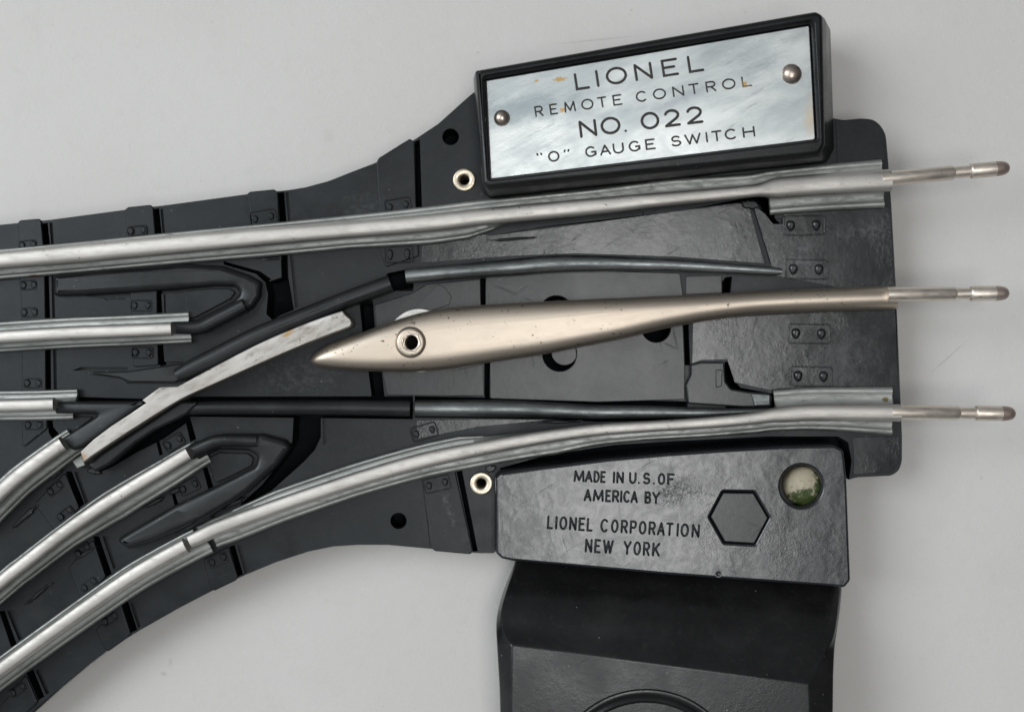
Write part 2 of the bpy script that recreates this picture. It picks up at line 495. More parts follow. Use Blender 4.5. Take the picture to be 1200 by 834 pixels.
# --- base casting with deep slots
outline = [(-70, 272), (0, 263.5), (60, 257.5), (146, 246), (191, 241), (287, 228), (337, 223), (358, 219.6), (386, 212), (411, 202), (440, 191),
           (487, 163), (514, 145), (550, 112.6), (580, 90), (960, 60), (966, 137), (989, 141), (1008, 139), (1023, 140), (1032, 147), (1038, 158), (1040.5, 186),
           (1044.5, 240), (1049.5, 331), (1054.5, 451), (1057, 511), (1057, 540), (1053.5, 551), (1045, 557), (1004, 559), (990, 563), (985, 600), (960, 640), (583, 640),
           (580, 648), (560, 647.7), (508, 643), (454, 638), (419, 638), (390, 640), (361, 646), (323, 658.5), (288, 673), (256, 688), (210, 712), (164, 738),
           (128, 760), (90, 789), (54, 819), (20, 850), (-70, 930)]
body = bmesh.new()
prism(body, fillet(outline, 26, 4), 6, 58)
cut = bmesh.new()
def slot(pts, depth=20, r=0):
    p = fillet(pts, r) if r else pts
    # walls run straight down from the traced rim
    q = [W(a[0], a[1], 58) for a in p]
    prism(cut, q, depth, 75 + random.random(), plan=True)
random.seed(4)
deep = [
 [(48.5, 262), (56, 261), (60, 300), (52, 301)], [(50, 316), (57, 316), (59, 380), (53, 380)], [(53, 400), (59.5, 400), (60, 464), (53.5, 464)],
 [(55, 486), (61, 486), (62.5, 500), (72, 512), (64, 518), (57, 507)],
 [(77, 552), (84, 552), (99, 590), (93, 595)], [(109, 628), (116, 628), (131, 672), (124, 676)],
 [(142, 705), (150, 704), (161, 737.5), (153.5, 741)], [(-1, 716), (5.5, 715), (20, 755), (13, 758)], [(31, 788), (39, 784), (52, 815.5), (45, 820)],
 [(268.6, 640), (275, 638), (285, 673), (279, 675)], [(201, 578), (205, 577), (209, 591), (205, 593)], [(237.5, 548), (243, 547), (250, 570), (244, 573)],
 [(216, 487), (222, 486), (230, 514), (223, 518)], [(181, 510), (185, 509), (191, 532), (187, 534)],
 [(179.5, 245), (186.5, 244), (190, 278), (182, 279)], [(183, 340), (189, 340), (190.5, 370), (184, 370)], [(185, 400), (191, 400), (193, 427), (186, 428)],
 [(326, 226), (333, 225), (336, 262), (328, 263)], [(329, 296), (337, 296), (338, 330), (330, 330)],
 [(486, 166), (492, 163.5), (494.8, 250), (488, 250)], [(534, 548), (541, 548), (560, 645.5), (554.5, 646)],
 [(421, 352), (437, 352), (440, 392), (425, 392)], [(431, 430), (447, 430), (451, 468), (436, 468)],
 [(563, 326), (569, 326), (569, 360), (563, 360)], [(568, 420), (574, 420), (574, 466), (568, 466)], [(800.5, 380), (807, 380), (809, 428), (802.5, 428)],
 [(454.5, 320), (474, 316), (478, 330), (485, 333), (484, 341), (459, 341), (440, 349), (434, 348)],
 [(311, 331), (330, 325), (338, 325), (344.5, 363), (330, 369), (319, 375), (312, 368), (314, 345)],
 [(344, 488), (376, 488), (376, 512), (369, 527), (356, 541), (319, 574), (296, 588), (280, 592), (307, 568), (334, 534), (342.5, 517)],
 # grooves each side of the long moulded bars
 [(222, 464.5), (484, 464), (484, 491), (222, 488)], [(80, 464.5), (168, 467), (166, 472), (80, 471)],
 [(113, 555), (133, 546), (160, 530), (192, 514), (222, 493), (222, 484), (180, 500), (140, 528)],
 # bed of the pivoting point rails
 [(486, 464), (806, 470), (806, 492), (700, 494), (640, 491), (486, 489)],
 [(300, 321), (262, 310), (262, 306), (305, 318), (318, 327), (312, 332)],
 # trough between lower rail and cover
 [(585, 560), (586, 548), (640, 533), (720, 521), (800, 516), (900, 511), (982, 511), (994, 518), (998, 540), (990, 600), (960, 560), (800, 560), (640, 575)],
 # under the upper closing rail and the end void
 [(560, 279), (640, 265), (800, 247), (893, 228), (906, 233), (908, 255), (916, 262), (906, 262), (896, 250), (882, 240), (800, 250), (640, 266)],
 [(849, 424), (857, 423), (861, 446), (868, 454), (905, 461), (914, 457), (914, 478), (850, 478)],
 [(846, 330), (850, 325), (858, 324), (856, 345), (846, 345)],
]
for s in deep: slot(s, 12 if len(s) > 4 else 20)
shallow = [
 [(57.8, 261), (61.5, 261), (64, 301), (61, 301)], [(60, 316), (63, 316), (65, 380), (61.5, 380)], [(62, 400), (66, 400), (67, 464), (63, 464)],
 [(87, 553), (92, 552), (104, 587), (100, 590)], [(120, 628), (127, 627), (136, 664), (133, 667)],
 [(152.5, 706), (157, 705), (165, 733), (162, 735.5)], [(8, 715), (17, 714), (27, 747), (22, 750)], [(42, 785), (47, 782), (58, 811), (54, 813)],
 [(278, 639), (283, 638), (290, 669), (287, 672)], [(188, 245), (191, 244.5), (194, 278), (191, 278)], [(191.5, 342), (194, 342), (195, 368), (192.5, 368)],
 [(334.8, 226), (338, 225), (341, 262), (338, 262)], [(339.5, 296), (342, 296), (348, 320), (354, 345), (352, 358), (346, 361)],
 [(378, 490), (389, 490), (387, 514), (379, 522)],
 [(875, 238), (883, 238), (904, 309), (897, 309)], [(889, 262), (889, 256), (921, 256), (923, 264), (917, 275), (905, 280), (893, 275)],
 [(753, 248), (754, 248), (754.4, 303), (753.3, 303)], [(892, 388), (894, 388), (894.5, 456), (892.5, 456)],
 [(93, 345.5), (215, 337), (215, 343), (180, 345), (120, 349.5)], [(120, 349), (147, 349), (147, 352), (125, 352)],
]
for s in shallow: slot(s, 53.5)
slot([(143, 444), (150, 448), (215, 448), (215, 449.5), (150, 449.5)], 54)
slot([(84, 434), (95, 430), (150, 430), (150, 434)], 50)
slot([(188, 424), (216, 423), (210, 429), (188, 429)], 50)
for (x, y, r) in ((656, 415, 20.5), (652, 366, 20), (769, 384, 17.5), (528, 160.5, 9.8), (467, 610, 9.6), (544, 211, 6.6), (564, 566, 6.6), (492, 401, 8.5)): slot(circ(x, y, r, 28), 12)
me = boolean(body, cut, .8, 40)
base = finish_me(me, "base_casting", M['base'], root, smooth=30)
base.data.materials.append(M['recess_shade'])          # duller copy of the plastic stands in for shade in deep recesses
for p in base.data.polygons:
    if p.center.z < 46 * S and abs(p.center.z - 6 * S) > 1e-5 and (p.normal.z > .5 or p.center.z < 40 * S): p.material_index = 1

# greasy oiled skin of the right-hand half is its own thin moulded face
def piece(name, pts, z0, z1, mat, bev=1.0, r=0.0, holes=(), label=None, parent=root, flare=0.0, smooth=38, fn=4):
    b = bmesh.new()
    prism(b, fillet(pts, r, fn) if r else pts, z0, z1, bev, holes, flare=flare)
    return finish(b, name, mat, parent, label, smooth)

piece("end_panel", [(496, 262), (574, 276), (640, 268), (753, 253), (876, 236), (896, 309), (790, 301), (676, 297), (600, 300), (500, 308), (494, 308)], 57.4, 58.8, M['greasy'], .3, 1)
piece("end_panel", [(904, 309), (883, 241), (895, 250), (906, 263), (920, 263), (919, 250), (1042, 242), (1047, 331), (1050, 360), (850, 372), (812, 378), (811, 426), (822, 422), (852, 421), (861, 448), (902, 457), (914, 455), (1052.5, 453), (1049, 350), (950, 330), (905, 322)],
      57.4, 58.8, M['greasy'], .3, 0)
piece("end_panel", [(488, 492), (560, 491), (640, 492), (560, 500), (520, 508), (490, 514)], 57.4, 58.7, M['greasy'], .3, 0)
piece("end_panel", [(1000, 512), (1054, 511), (1054, 540), (1045, 553), (1000, 556)], 57.4, 58.7, M['greasy'], .4, 2)
piece("end_panel", [(979, 141), (1018, 141.5), (1030, 148), (1036, 160), (1038, 188), (981, 192)], 57.4, 58.7, M['base'], .4, 2)

# --- cross ties moulded across the base
ties = [
 [(21, 260), (24, 258), (45, 256.2), (48, 258.5), (52, 300), (53, 372), (53.5, 456), (55, 502), (26, 525), (25, 372)],
 [(146, 245.5), (150, 242.6), (176, 240), (179.2, 243), (184, 300), (184, 366), (185.5, 428), (156, 430), (153, 350)],
 [(289, 227.5), (293, 224.6), (321, 221.8), (325.6, 225), (328.5, 300), (297, 304), (295, 260)],
 [(441, 190), (444, 185), (480, 162.5), (485.6, 166), (488, 250), (491, 300), (452, 313), (447, 300)],
 [(494, 558), (533, 550), (554.3, 646), (551, 649.2), (510, 645.5), (504, 641)],
 [(238, 655), (267.5, 640), (278.7, 675.5), (276, 680), (251, 692), (247, 690)],
 [(112, 738), (141.5, 706), (153, 741.5), (150, 746.5), (127, 763), (123, 761)],
 [(-10, 840), (30, 790), (44, 822), (40, 827), (10, 852)],
 [(40, 590), (76, 553), (93, 595), (66, 625)],
 [(80, 665), (109, 631), (124, 676), (95, 705)],
]
for t_ in ties: piece("tie", t_, 56, 60.4, M['base'], 1.2, 3)

# --- fixing tabs with pressed prongs
def tab_(x, y, ang, w=25, h=12, mat='base', prong=True, z=59.5):
    a = math.radians(ang)
    def rot(u, v): return (x + u * math.cos(a) - v * math.sin(a), y + u * math.sin(a) + v * math.cos(a))
    ring_o = fillet([rot(-w, -h), rot(w, -h), rot(w, h), rot(-w, h)], 4, 3)
    ring_i = fillet([rot(-w + 1.6, -h + 1.6), rot(w - 1.6, -h + 1.6), rot(w - 1.6, h - 1.6), rot(-w + 1.6, h - 1.6)], 3, 3)
    b = bmesh.new()
    prism(b, ring_o, 56, z + 1.0, .6, [ring_i])
    f = finish(b, "fixing_tab", M[mat], root)
    for s in (-1, 1):
        b = bmesh.new()
        o = []
        u0 = s * w * .6
        for k in range(16):
            t = 2 * math.pi * k / 16
            rr = (5.2 if h > 11 else 3.6) * (1 - .22 * math.sin(t))
            o.append(rot(u0 + rr * math.cos(t), (6.6 if h > 9 else 4.5) * math.sin(t)))
        prism(b, o, 56, z + (4.2 if h > 11 else 1.9), 3.6 if h > 11 else 1.6)
        finish(b, "prong", M[mat], f)
for x, y, an in ((942.5, 264, -1), (945.5, 315.5, 1), (948.5, 391, 1), (951, 441, 1)): tab_(x, y, an, 25, 12, 'greasy')
for x, y, an, w, h, z in ((467, 298, -2, 17, 10, 61), (466, 241, -10, 16, 9, 61), (497, 506, -16, 16, 9, 59.6), (512, 567, -13, 16, 9, 60.3), (165, 358, 0, 13, 7, 60.3), (166, 413, 0, 13, 7, 61.5),
                    (33, 334, -3, 10, 6, 60.3), (34, 366, -2, 10, 6, 60.3), (38, 449, 0, 11, 6, 60.3), (39, 498, 0, 11, 6, 60.3), (308, 255, -10, 16, 9, 60.3), (32, 287, -6, 11, 6, 60.3), (160, 270, -6, 12, 6, 61.5),
                    (203, 518, -31, 13, 8, 59), (221, 570, -25, 13, 8, 59), (255, 656, -25, 12, 7, 60.3), (64, 572, -38, 11, 6, 60.3), (76, 602, -38, 11, 6, 61.5),
                    (96, 645, -38, 11, 6, 60.3), (128, 725, -32, 11, 6, 60.3), (20, 808, -36, 11, 6, 60.3), (104, 685, -36, 11, 6, 60.3)):
    tab_(x, y, an, w, h, 'base', z=z)

# --- moulded frogs, noses and guard bars
piece("frog_nose", [(61.3, 322), (150, 313), (215, 309), (259, 311), (289, 321), (306, 330, 6), (305, 347), (296, 361), (267, 374), (240, 388), (228, 392), (203, 392), (203, 376), (227, 375),
                    (272, 352), (281, 343), (274, 335.5), (250, 335), (200, 339.5), (93, 346), (61.3, 347)], 50, 70, M['ridge'], 6.5, 5, smooth=60)
piece("frog_tongue", [(216, 341), (250, 338), (268, 338), (276, 342), (270, 350), (228, 372), (216, 373)], 56, 62.5, M['base'], 1, 3)
piece("frog_nose", [(224, 521), (240, 514), (258, 508.5), (307, 508.5), (334, 516), (341, 524), (324, 547), (290, 577), (273, 588), (237, 609), (179, 634), (150, 644), (134, 633),
                    (204, 592), (251, 570), (275, 558), (298, 546), (301, 535), (290, 528), (255, 527), (240, 534), (230, 540)], 50, 75, M['ridge'], 6.5, 5, smooth=60)
piece("frog_tongue", [(243, 537), (257, 530), (290, 531), (297, 536), (295, 545), (272, 557), (252, 566)], 56, 62.5, M['base'], 1, 3)
piece("guard_slab", [(88, 436), (150, 435), (217, 425), (222, 440), (205, 448), (152, 448), (140, 443)], 50, 63.5, M['ridge'], 2, 3)
piece("guard_wedge", [(212, 470), (234, 471), (218, 486), (181, 504), (158, 519), (128, 544), (111, 553), (102, 545), (120, 530), (160, 504), (198, 479)], 30, 84, M['ridge'], 3, 3)
piece("crossing_vee", [(63, 470.5), (150, 471), (168, 470), (167, 473), (96, 524), (86, 528), (74, 522), (71, 514), (117, 485), (64, 484.5)], 40, 88, M['ridge'], 4, 2, smooth=60)
piece("frog_tongue", [(70, 488), (111, 488), (84, 507)], 56, 60, M['base'], .8, 2)
def bar(name, pts, mat, z, zs=1.0, drop=26, label=None, n=12, step=6):
    """round-topped bar: pts = (x, y, half width), top at height z"""
    pp = catmull([Vector((p[0], p[1], p[2])) for p in pts], step)
    secs = []
    for i, p in enumerate(pp):
        a, b = pp[max(0, i - 1)], pp[min(len(pp) - 1, i + 1)]
        A, B = Vector(W(a.x, a.y, z)), Vector(W(b.x, b.y, z))
        d = (B - A).normalized(); s = Vector((-d.y, d.x))
        c = Vector(W(p.x, p.y, z)); r = p.z
        sec = []
        for k in range(n + 1):
            t = math.pi * k / n
            q = c + s * (r * math.cos(t)); sec.append((q.x, q.y, z - r * zs + r * zs * math.sin(t)))
        for u in (-1, 1):
            q = c + s * (u * r); sec.append((q.x, q.y, z - drop))
        secs.append(sec)
    b = bmesh.new(); loft(b, secs)
    return finish(b, name, mat, root, label, 60)
bar("guard_bar", [(206, 440, 8), (225, 430, 10), (252, 417, 10.5), (300, 393, 10.5), (351, 372, 10), (400, 352, 9.5), (457, 331, 9.5)], M['ridge'], 88, .9, 50)
bar("guard_bar", [(200, 481, 5), (220, 478.5, 7.5), (300, 478, 8.2), (400, 478, 8.5), (480, 479, 9)], M['ridge'], 82, .8, 50)
bar("guard_bar", [(200, 384, 7.2), (232, 383, 7.8), (250, 375, 8), (285, 357, 8)], M['ridge'], 82, .8, 30)
bar("guard_bar", [(222, 531, 8), (238, 523, 8), (258, 516.5, 7.5), (300, 517, 7)], M['ridge'], 80, .8, 30)
# ledge under the upper guard bar, blackened to stand for shade in the gap
piece("shaded_guard_ledge", [(398, 372), (406, 352), (434, 350), (458, 341), (484, 337), (484, 342), (440, 356), (423, 356), (423, 385), (413, 386)], 20, 52, M['void'], .5, 0)

# --- rails
def flash(x, y, rx, ry, ang, z, seed):
    rnd = random.Random(seed)
    pts = []
    for k in range(22):
        t = 2 * math.pi * k / 22
        rr = 1 + rnd.uniform(-.28, .28)
        u, v = rx * rr * math.cos(t), ry * rr * math.sin(t)
        a = math.radians(ang)
        pts.append((x + u * math.cos(a) - v * math.sin(a), y + u * math.sin(a) + v * math.cos(a)))
    b = bmesh.new(); prism(b, pts, 54, z, 1.6)
    finish(b, "moulding_flash", M['ridge'], root)
for q in ((133, 315.5, 11, 2.2, -5), (162, 312.5, 14, 3.6, -5), (320, 303, 13, 1.6, -6), (205, 575, 8, 3, -28), (180, 589, 14, 2.6, -28), (232, 612, 26, 3.5, -28), (275, 589, 16, 3, -28), (235, 651, 9, 2.6, -25),
          (110, 552, 9, 3.5, 20), (64, 556, 10, 3, -35), (30, 604, 18, 3, -42), (100, 648, 14, 2.6, -30), (45, 695, 18, 2.4, -40), (72, 754, 12, 2, -35), (600, 280, 26, 1.6, -4), (880, 240, 12, 5, 10), (655, 494, 30, 2, -2), (575, 549, 7, 5, 0)):
    flash(*q, 61.6, int(q[0] * 7 + q[1]))
ZH = 104.0
def rail(name, pts, fu, fl, head=None, uf=None, lf=None, label=None, zh=ZH, matf='flange', zf=62.5):
    """pts = (x, y, half width of head) traced on the head's crown; fu / fl = reach of the upper / lower foot; ranges in x"""
    pp = catmull([Vector(p) for p in pts], 2.0)
    for _ in range(12):
        pp = [pp[0]] + [pp[i] * .5 + (pp[i - 1] + pp[i + 1]) * .25 for i in range(1, len(pp) - 1)] + [pp[-1]]
    lo, hi = pp[0].x, pp[-1].x
    head = head or (lo, hi); uf = uf or (lo, hi); lf = lf or (lo, hi)
    def frame(i):
        p = pp[i]; a, b = pp[max(0, i - 1)], pp[min(len(pp) - 1, i + 1)]
        d = Vector((b.x - a.x, b.y - a.y)).normalized()
        return p, Vector((d.y, -d.x))
    def rng(r): return [i for i, p in enumerate(pp) if r[0] <= p.x <= r[1]]
    secs = []
    for i in rng(head):
        p, n = frame(i)
        c = Vector(W(p.x, p.y, zh)); s = Vector((n.x, -n.y)); r = p.z
        sec = []
        for k in range(15):
            t = math.radians(-50 + 280 * k / 14)
            ct, sn = math.cos(t), math.sin(t)
            sx = math.copysign(abs(ct) ** .8, ct); sy = math.copysign(abs(sn) ** .62, sn)
            q = c + s * (r * sx); sec.append((q.x, q.y, zh - r * .85 + r * .85 * sy))
        for u in (-1, 1):
            q = c + s * (u * r * .38); sec.append((q.x, q.y, zf + 1))
        secs.append(sec)
    b = bmesh.new(); loft(b, secs)
    ro = finish(b, name, M['head'], root, label, 60)
    for (sgn, tabl, r_) in ((1, fu, uf), (-1, fl, lf)):
        secs = []
        for i in rng(r_):
            p, n = frame(i)
            reach = lerp_table(tabl, p.x)
            if reach <= 0:
                if len(secs) > 1:
                    bb = bmesh.new(); loft(bb, secs); finish(bb, "rail_foot", M[matf], ro, None, 88)
                secs = []; continue
            c = Vector(W(p.x, p.y, zh)); s = Vector((n.x, -n.y))
            e_ = Vector(W(p.x + n.x * reach * sgn, p.y + n.y * reach * sgn, zf + 1))
            wv = (e_ - c).dot(s) * sgn
            if wv < p.z * .5 + 1: wv = p.z * .5 + 1
            j = 0.25 * math.sin(p.x * .37) + .2 * math.sin(p.x * 1.13)
            prof = [(p.z * .30, 12), (p.z * .42, 7.5), (wv * .5 + p.z * .25, 2.6), (wv * .72 + p.z * .08, 4.6), (wv * .86, 5.4), (wv * .96, 3.8), (wv, 1.6), (wv, 0), (p.z * .30, 0)]
            secs.append([(*(c + s * (u * sgn)), zf + dz) for u, dz in prof])
        if len(secs) > 1:
            bb = bmesh.new(); loft(bb, secs); finish(bb, "rail_foot", M[matf], ro, None, 88)
    return ro

rail("outer_rail", [(-60, 309, 10), (0, 304, 10), (75, 297.5, 11), (150, 290.5, 11), (225, 283.5, 11), (300, 277, 10.5), (401, 269, 9.5), (500, 260.5, 9.8), (576, 252, 9.5), (700, 240.5, 9.2), (760, 234.5, 8), (800, 231, 7.4),
                    (850, 226.5, 7), (880, 223.5, 6.9), (893, 222, 7.2), (904, 220.3, 10.5), (911, 219.5, 12), (960, 215.3, 12.2), (1046, 210, 12.5)],
     [(-60, 12), (0, 12), (300, 14), (401, 16), (500, 18.5), (700, 20), (800, 23), (890, 20), (910, 21), (1046, 24)],
     [(-60, 24), (0, 23.5), (300, 25), (401, 23), (500, 26), (545, 25), (576, 18), (600, 10), (601, 0), (906, 0), (907, 31), (908, 31.5), (1046, 33)],
     label="long straight steel rail below the nameplate")
rail("outer_rail", [(221, 634.5, 7.5), (237, 627.5, 8.6), (250, 621, 8.8), (290, 606, 8.6), (337, 589, 8.5), (396, 569.3, 8.6), (440, 555.5, 8.8), (500, 539, 9), (560, 526.5, 8.2), (601, 518.6, 7.6), (651, 510.3, 7), (700, 504, 6.5), (760, 499.8, 6.1), (830, 495.3, 6.2), (880, 490.7, 6.7),
                    (905, 487, 8), (925, 485.3, 9.3), (960, 483.5, 9.6), (1057, 484, 9.8)],
     [(222, 13), (250, 13), (320, 19), (400, 20), (500, 20), (540, 20), (575, 14), (640, 9), (641, 0), (915, 0), (916, 30), (1057, 31)],
     [(222, 20), (250, 22), (320, 20), (400, 19), (500, 20), (570, 21), (650, 22), (700, 18), (760, 16), (880, 17), (1000, 22), (1057, 26)],
     uf=(225, 1057), lf=(235.5, 1057), label="curved steel rail sweeping to the lower right pin")
rail("outer_rail", [(-60, 833, 8), (-30, 808, 8), (0, 784.5, 8.2), (44, 752, 8.2), (95, 715.5, 8.4), (146, 680, 8.6), (180, 659.5, 8.8), (214, 641, 8.8), (240, 628, 8.8)],
     [(-60, 13), (44, 13), (146, 14), (240, 14)], [(-60, 21), (44, 21), (146, 22), (240, 22)], head=(-60, 217), uf=(-60, 222), lf=(-60, 232.5), label="curved steel rail at the lower left, before the break")
rail("inner_rail", [(-50, 397.5, 7.6), (0, 394.5, 7.6), (80, 390, 7.8), (150, 387.3, 7.6), (222, 384, 7.6)], [(-50, 18), (222, 19)], [(-50, 18.5), (222, 18)], head=(-50, 200), uf=(-50, 212), lf=(-50, 214.5),
     label="short straight inner rail ending at the upper frog")
rail("inner_rail", [(-50, 477, 7.6), (0, 475.5, 7.6), (40, 474.5, 7.6), (88, 472.5, 7.6)], [(-50, 18.5), (88, 17)], [(-50, 17), (88, 19)], head=(-50, 63.5), uf=(-50, 79), lf=(-50, 73),
     label="short straight inner rail at the crossing vee")
rail("inner_rail", [(-50, 625, 8.8), (0, 576, 8.8), (20, 558, 8.8), (45, 539, 8.8), (72, 520, 8.8), (96, 505, 8.8)], [(-50, 11), (96, 11)], [(-50, 27), (40, 25), (96, 22)], head=(-50, 73), uf=(-50, 75), lf=(-50, 80),
     label="curved inner rail at the crossing vee")
rail("inner_rail", [(-50, 726, 7.6), (0, 682, 7.6), (17, 668, 7.6), (67, 629, 7.8), (100, 605.5, 8), (120, 592, 8), (153, 571.5, 8), (190, 549.5, 8), (220, 531.5, 8), (250, 515, 8)], [(-50, 10), (67, 10), (120, 12), (220, 10), (250, 10)], [(-50, 20), (67, 22), (120, 27), (190, 25), (250, 22)],
     head=(-50, 220.5), uf=(-50, 225), lf=(-50, 229), label="curved inner rail ending at the lower frog")
lo_e = [tuple(v) for v in catmull([Vector(p) for p in ((97.5, 542), (120, 526), (160, 500), (200, 475), (221, 463.5), (250, 450.5), (300, 428), (363, 401), (410, 383))], 8)]
up_e = [tuple(v) for v in catmull([Vector(p) for p in ((401, 364), (370, 374.5), (336, 388), (300, 404), (250, 430), (208, 452.7))], 8)]
piece("crossing_strip", lo_e + [(412.5, 379), (411, 374), (405, 369), (402, 365)] + up_e + [(187, 453.5), (166, 469), (171, 472), (150, 486), (130, 499), (110, 514), (94, 529)], 40, 98, M['strip'], 1.4, 0,
      label="bright flat steel strip crossing diagonally to the left")
piece("crossing_strip_foot", [(84, 540), (96, 532), (100, 545), (90, 549)], 60, 70, M['flange'], 1.2, 1)

# --- the two dark point rails that swing, on their sheet plate
bar("point_rail", [(475, 323, 8), (490, 321.5, 8.2), (551, 316.2, 8.6), (600, 312.5, 9.5), (640, 309, 9.8), (676, 307.7, 9.4), (715, 308, 8.4), (752, 309, 7.4), (790, 310, 6.4), (857, 314, 5.2), (905, 317, 4.6), (917, 318, 3)], M['gun'], 84, .9, 26,
    "upper dark point rail, bowed in the middle")
bar("point_rail", [(486, 479, 9), (540, 479, 9.4), (600, 479.5, 9.4), (660, 481.5, 8.4), (701, 483, 7.6), (760, 483, 6.8), (827, 483.5, 5), (880, 482, 3.2), (903, 480.5, 2)], M['gun'], 84, .9, 26, "lower dark point rail, straight")
for x, y0, y1, r_ in ((553, 307, 325, 9), (560, 470, 489, 9.6)):
    bar("collar_seam", [(x - .5, (y0 + y1) / 2, r_), (x + .7, (y0 + y1) / 2 - .1, r_)], M['gun'], 84.7, .9, 26, n=12, step=1)
piece("swivel_plate", [(569.5, 321), (700, 317), (797, 320), (800.5, 345), (800.5, 380), (802.5, 428), (802.5, 468), (700, 471), (574.5, 467), (574, 420), (569.5, 358)], 40, 59.6, M['swivel'], .8, 2,
      holes=[circ(656, 415, 20, 32), circ(652, 366, 19.5, 32), circ(769, 384, 17, 28)])
piece("hole_plug", circ(661.5, 412.5, 15.5, 28), 10, 52, M['swivel'], .6)
piece("hole_plug", circ(655, 367, 15.5, 28), 10, 52, M['swivel'], .6)
piece("swivel_plate", [(439, 357), (484, 343), (500, 333), (563, 327), (563.5, 354), (567.5, 420), (568, 464.5), (524, 464), (454, 463), (447.5, 434), (441, 386)], 40, 59.6, M['swivel'], .8, 1.5, holes=[circ(492, 401, 9, 20)])
piece("corner_plate", [(481, 366), (513, 333), (522, 337), (529, 348), (526.5, 357), (500, 366)], 58, 61.2, M['swivel'], .4, 1)
piece("corner_plate", [(532, 434), (566, 427), (567, 463), (525, 463.5), (531, 452)], 58, 60.8, M['swivel'], .4, 1)
piece("corner_plate", [(804, 324), (845, 323), (846, 343), (804, 345)], 58, 59.9, M['swivel'], .4, 1)
piece("latch", [(810, 427), (822, 424), (849, 424), (850.5, 447), (857, 455.6), (877, 459), (901, 460.6), (905, 464), (904, 477), (870, 477), (806, 473), (804, 452), (810, 439)], 30, 71, M['swivel'], 2, 3)
piece("latch_rib", [(839, 433), (847, 433), (846, 452), (839, 455)], 66, 73, M['swivel'], 1, 2)
piece("latch_sleeve", [(880, 460.3), (903, 462), (903, 475), (884, 476)], 60, 72.5, M['gun'], 1.5, 2)

# pivot washer and swivelling nickel centre rail
b = bmesh.new(); lathe(b, 491.5, 399, 64, [(9, 0), (37.3, 0), (37.3, 1.6), (36.5, 2.2), (9, 2.2)], 56); finish(b, "pivot_washer", M['washer'], root)
st = [(363.5, 421, 423.5), (366, 416.5, 427), (370, 412.5, 429.2), (380, 406, 431.3), (391, 401, 432.6), (408, 394.5, 434), (426, 388, 435), (445, 381, 435.6), (464, 374.3, 436), (483, 368.5, 435.8), (502, 364, 434.6), (527, 360, 432), (550, 358, 428.5), (576, 356, 424.5), (620, 353.5, 418), (651, 352, 412.7),
      (701, 349.5, 402.5), (727, 348.5, 397.4), (780, 346, 385), (805, 345, 380), (830, 344, 375.5), (881, 341, 369), (930, 338.5, 366), (981, 336.5, 364), (1053, 334.5, 361.5)]
secs = []
pp = catmull([Vector(p) for p in st], 5)
ZL0, ZL1 = 76.0, 98.0
for p in pp:
    c = (p.y + p.z) / 2; hw = max(.8, (p.z - p.y) / 2)
    lift = ZL1 + 6 * min(1, max(0, (p.x - 560) / 400.0))
    ha, hb = lift - ZL0, 3 + hw * 1.15
    hgt = (ha ** -3 + hb ** -3) ** (-1 / 3)
    sec = []
    N_ = 20
    for k in range(N_ + 1):
        u = -math.cos(math.pi * k / N_)
        ex = 2.0 + 2.2 * min(1, max(0, (hw - 13) / 14))
        zz = ZL0 + hgt * (1 - abs(u) ** ex) ** .5
        q = W(p.x, c + u * hw, zz * .3 + (ZL1 - 4) * .7); sec.append((q[0], q[1], zz))
    qa, qb = W(p.x, c + hw * .96, ZL0 - 3), W(p.x, c - hw * .96, ZL0 - 3)
    sec += [(qa[0], sec[-1][1] + .3, ZL0 - 4), (qb[0], sec[0][1] - .3, ZL0 - 4)]
    secs.append(sec)
b1 = bmesh.new(); loft(b1, secs)
b2 = bmesh.new(); prism(b2, circ(481, 401, 9.5, 32), 50, 130)
me = boolean(b1, b2, 0)
lever = finish_me(me, "swivel_rail", M['nickel'], root, "pale nickel swivel rail with pointed left end and pivot hole", 50)
b = bmesh.new(); lathe(b, 481, 401, 99, [(18, -2.5), (16.6, -.2), (15.6, 1.6), (14.6, 2.3), (10.4, 2.3), (9.2, 2.0), (8.6, .8), (8.4, -40)], 48)
finish(b, "pivot_eyelet", M['nickel'], lever, None, 60)
b = bmesh.new(); prism(b, [(482.2 + 11.9 * math.cos(math.radians(60 * k + 12)), 401 + 11.9 * math.sin(math.radians(60 * k + 12))) for k in range(6)], 98, 102.6, .9, [circ(481.3, 401.2, 8.6, 28)])
finish(b, "pivot_hex_collar", M['pin'], lever, None, 40)
b = bmesh.new(); lathe(b, 481, 401, 72, [(8.6, 0), (0, 0)], 24); finish(b, "pivot_hole_dark", M['void'], lever)  # black disc added so the pivot hole reads as dark

# --- track pins
def pin(x0, y0, x1, y1, z, neck0, neck1, label):
    L = math.hypot(x1 - x0, y1 - y0)
    f = lambda x: (x - x0) / (x1 - x0) * L
    def tube(prof, name, mat, parent, lab=None):
        A, B = Vector((*W(x0, y0, z), z)), Vector((*W(x1, y1, z), z))
        d = (B - A).normalized(); s = d.cross(Vector((0, 0, 1))).normalized(); u = s.cross(d)
        k = (B - A).length / L
        secs = [[A + d * (t * k) + s * (r * math.cos(2 * math.pi * j / 24)) + u * (r * math.sin(2 * math.pi * j / 24)) for j in range(24)] for t, r in prof]
        b = bmesh.new(); loft(b, secs)
        return finish(b, name, mat, parent, lab, 45)
    n0, n1 = f(neck0), f(neck1)
    p = tube([(-14, 8.6), (n0 - 2, 8.3), (n0 - .6, 7.6), (n0, 6.7), (n1 - 1, 6.8), (n1, 8.2), (n1 + 1.5, 8.8), (L - 17, 8.7)], "track_pin", M['pin'], root, label)
    tube([(L - 17.2, 8.7), (L - 10, 8.3), (L - 5, 7.2), (L - 2, 5.2), (L - .4, 2.6), (L, .5)], "pin_tip", M['tip'], p)
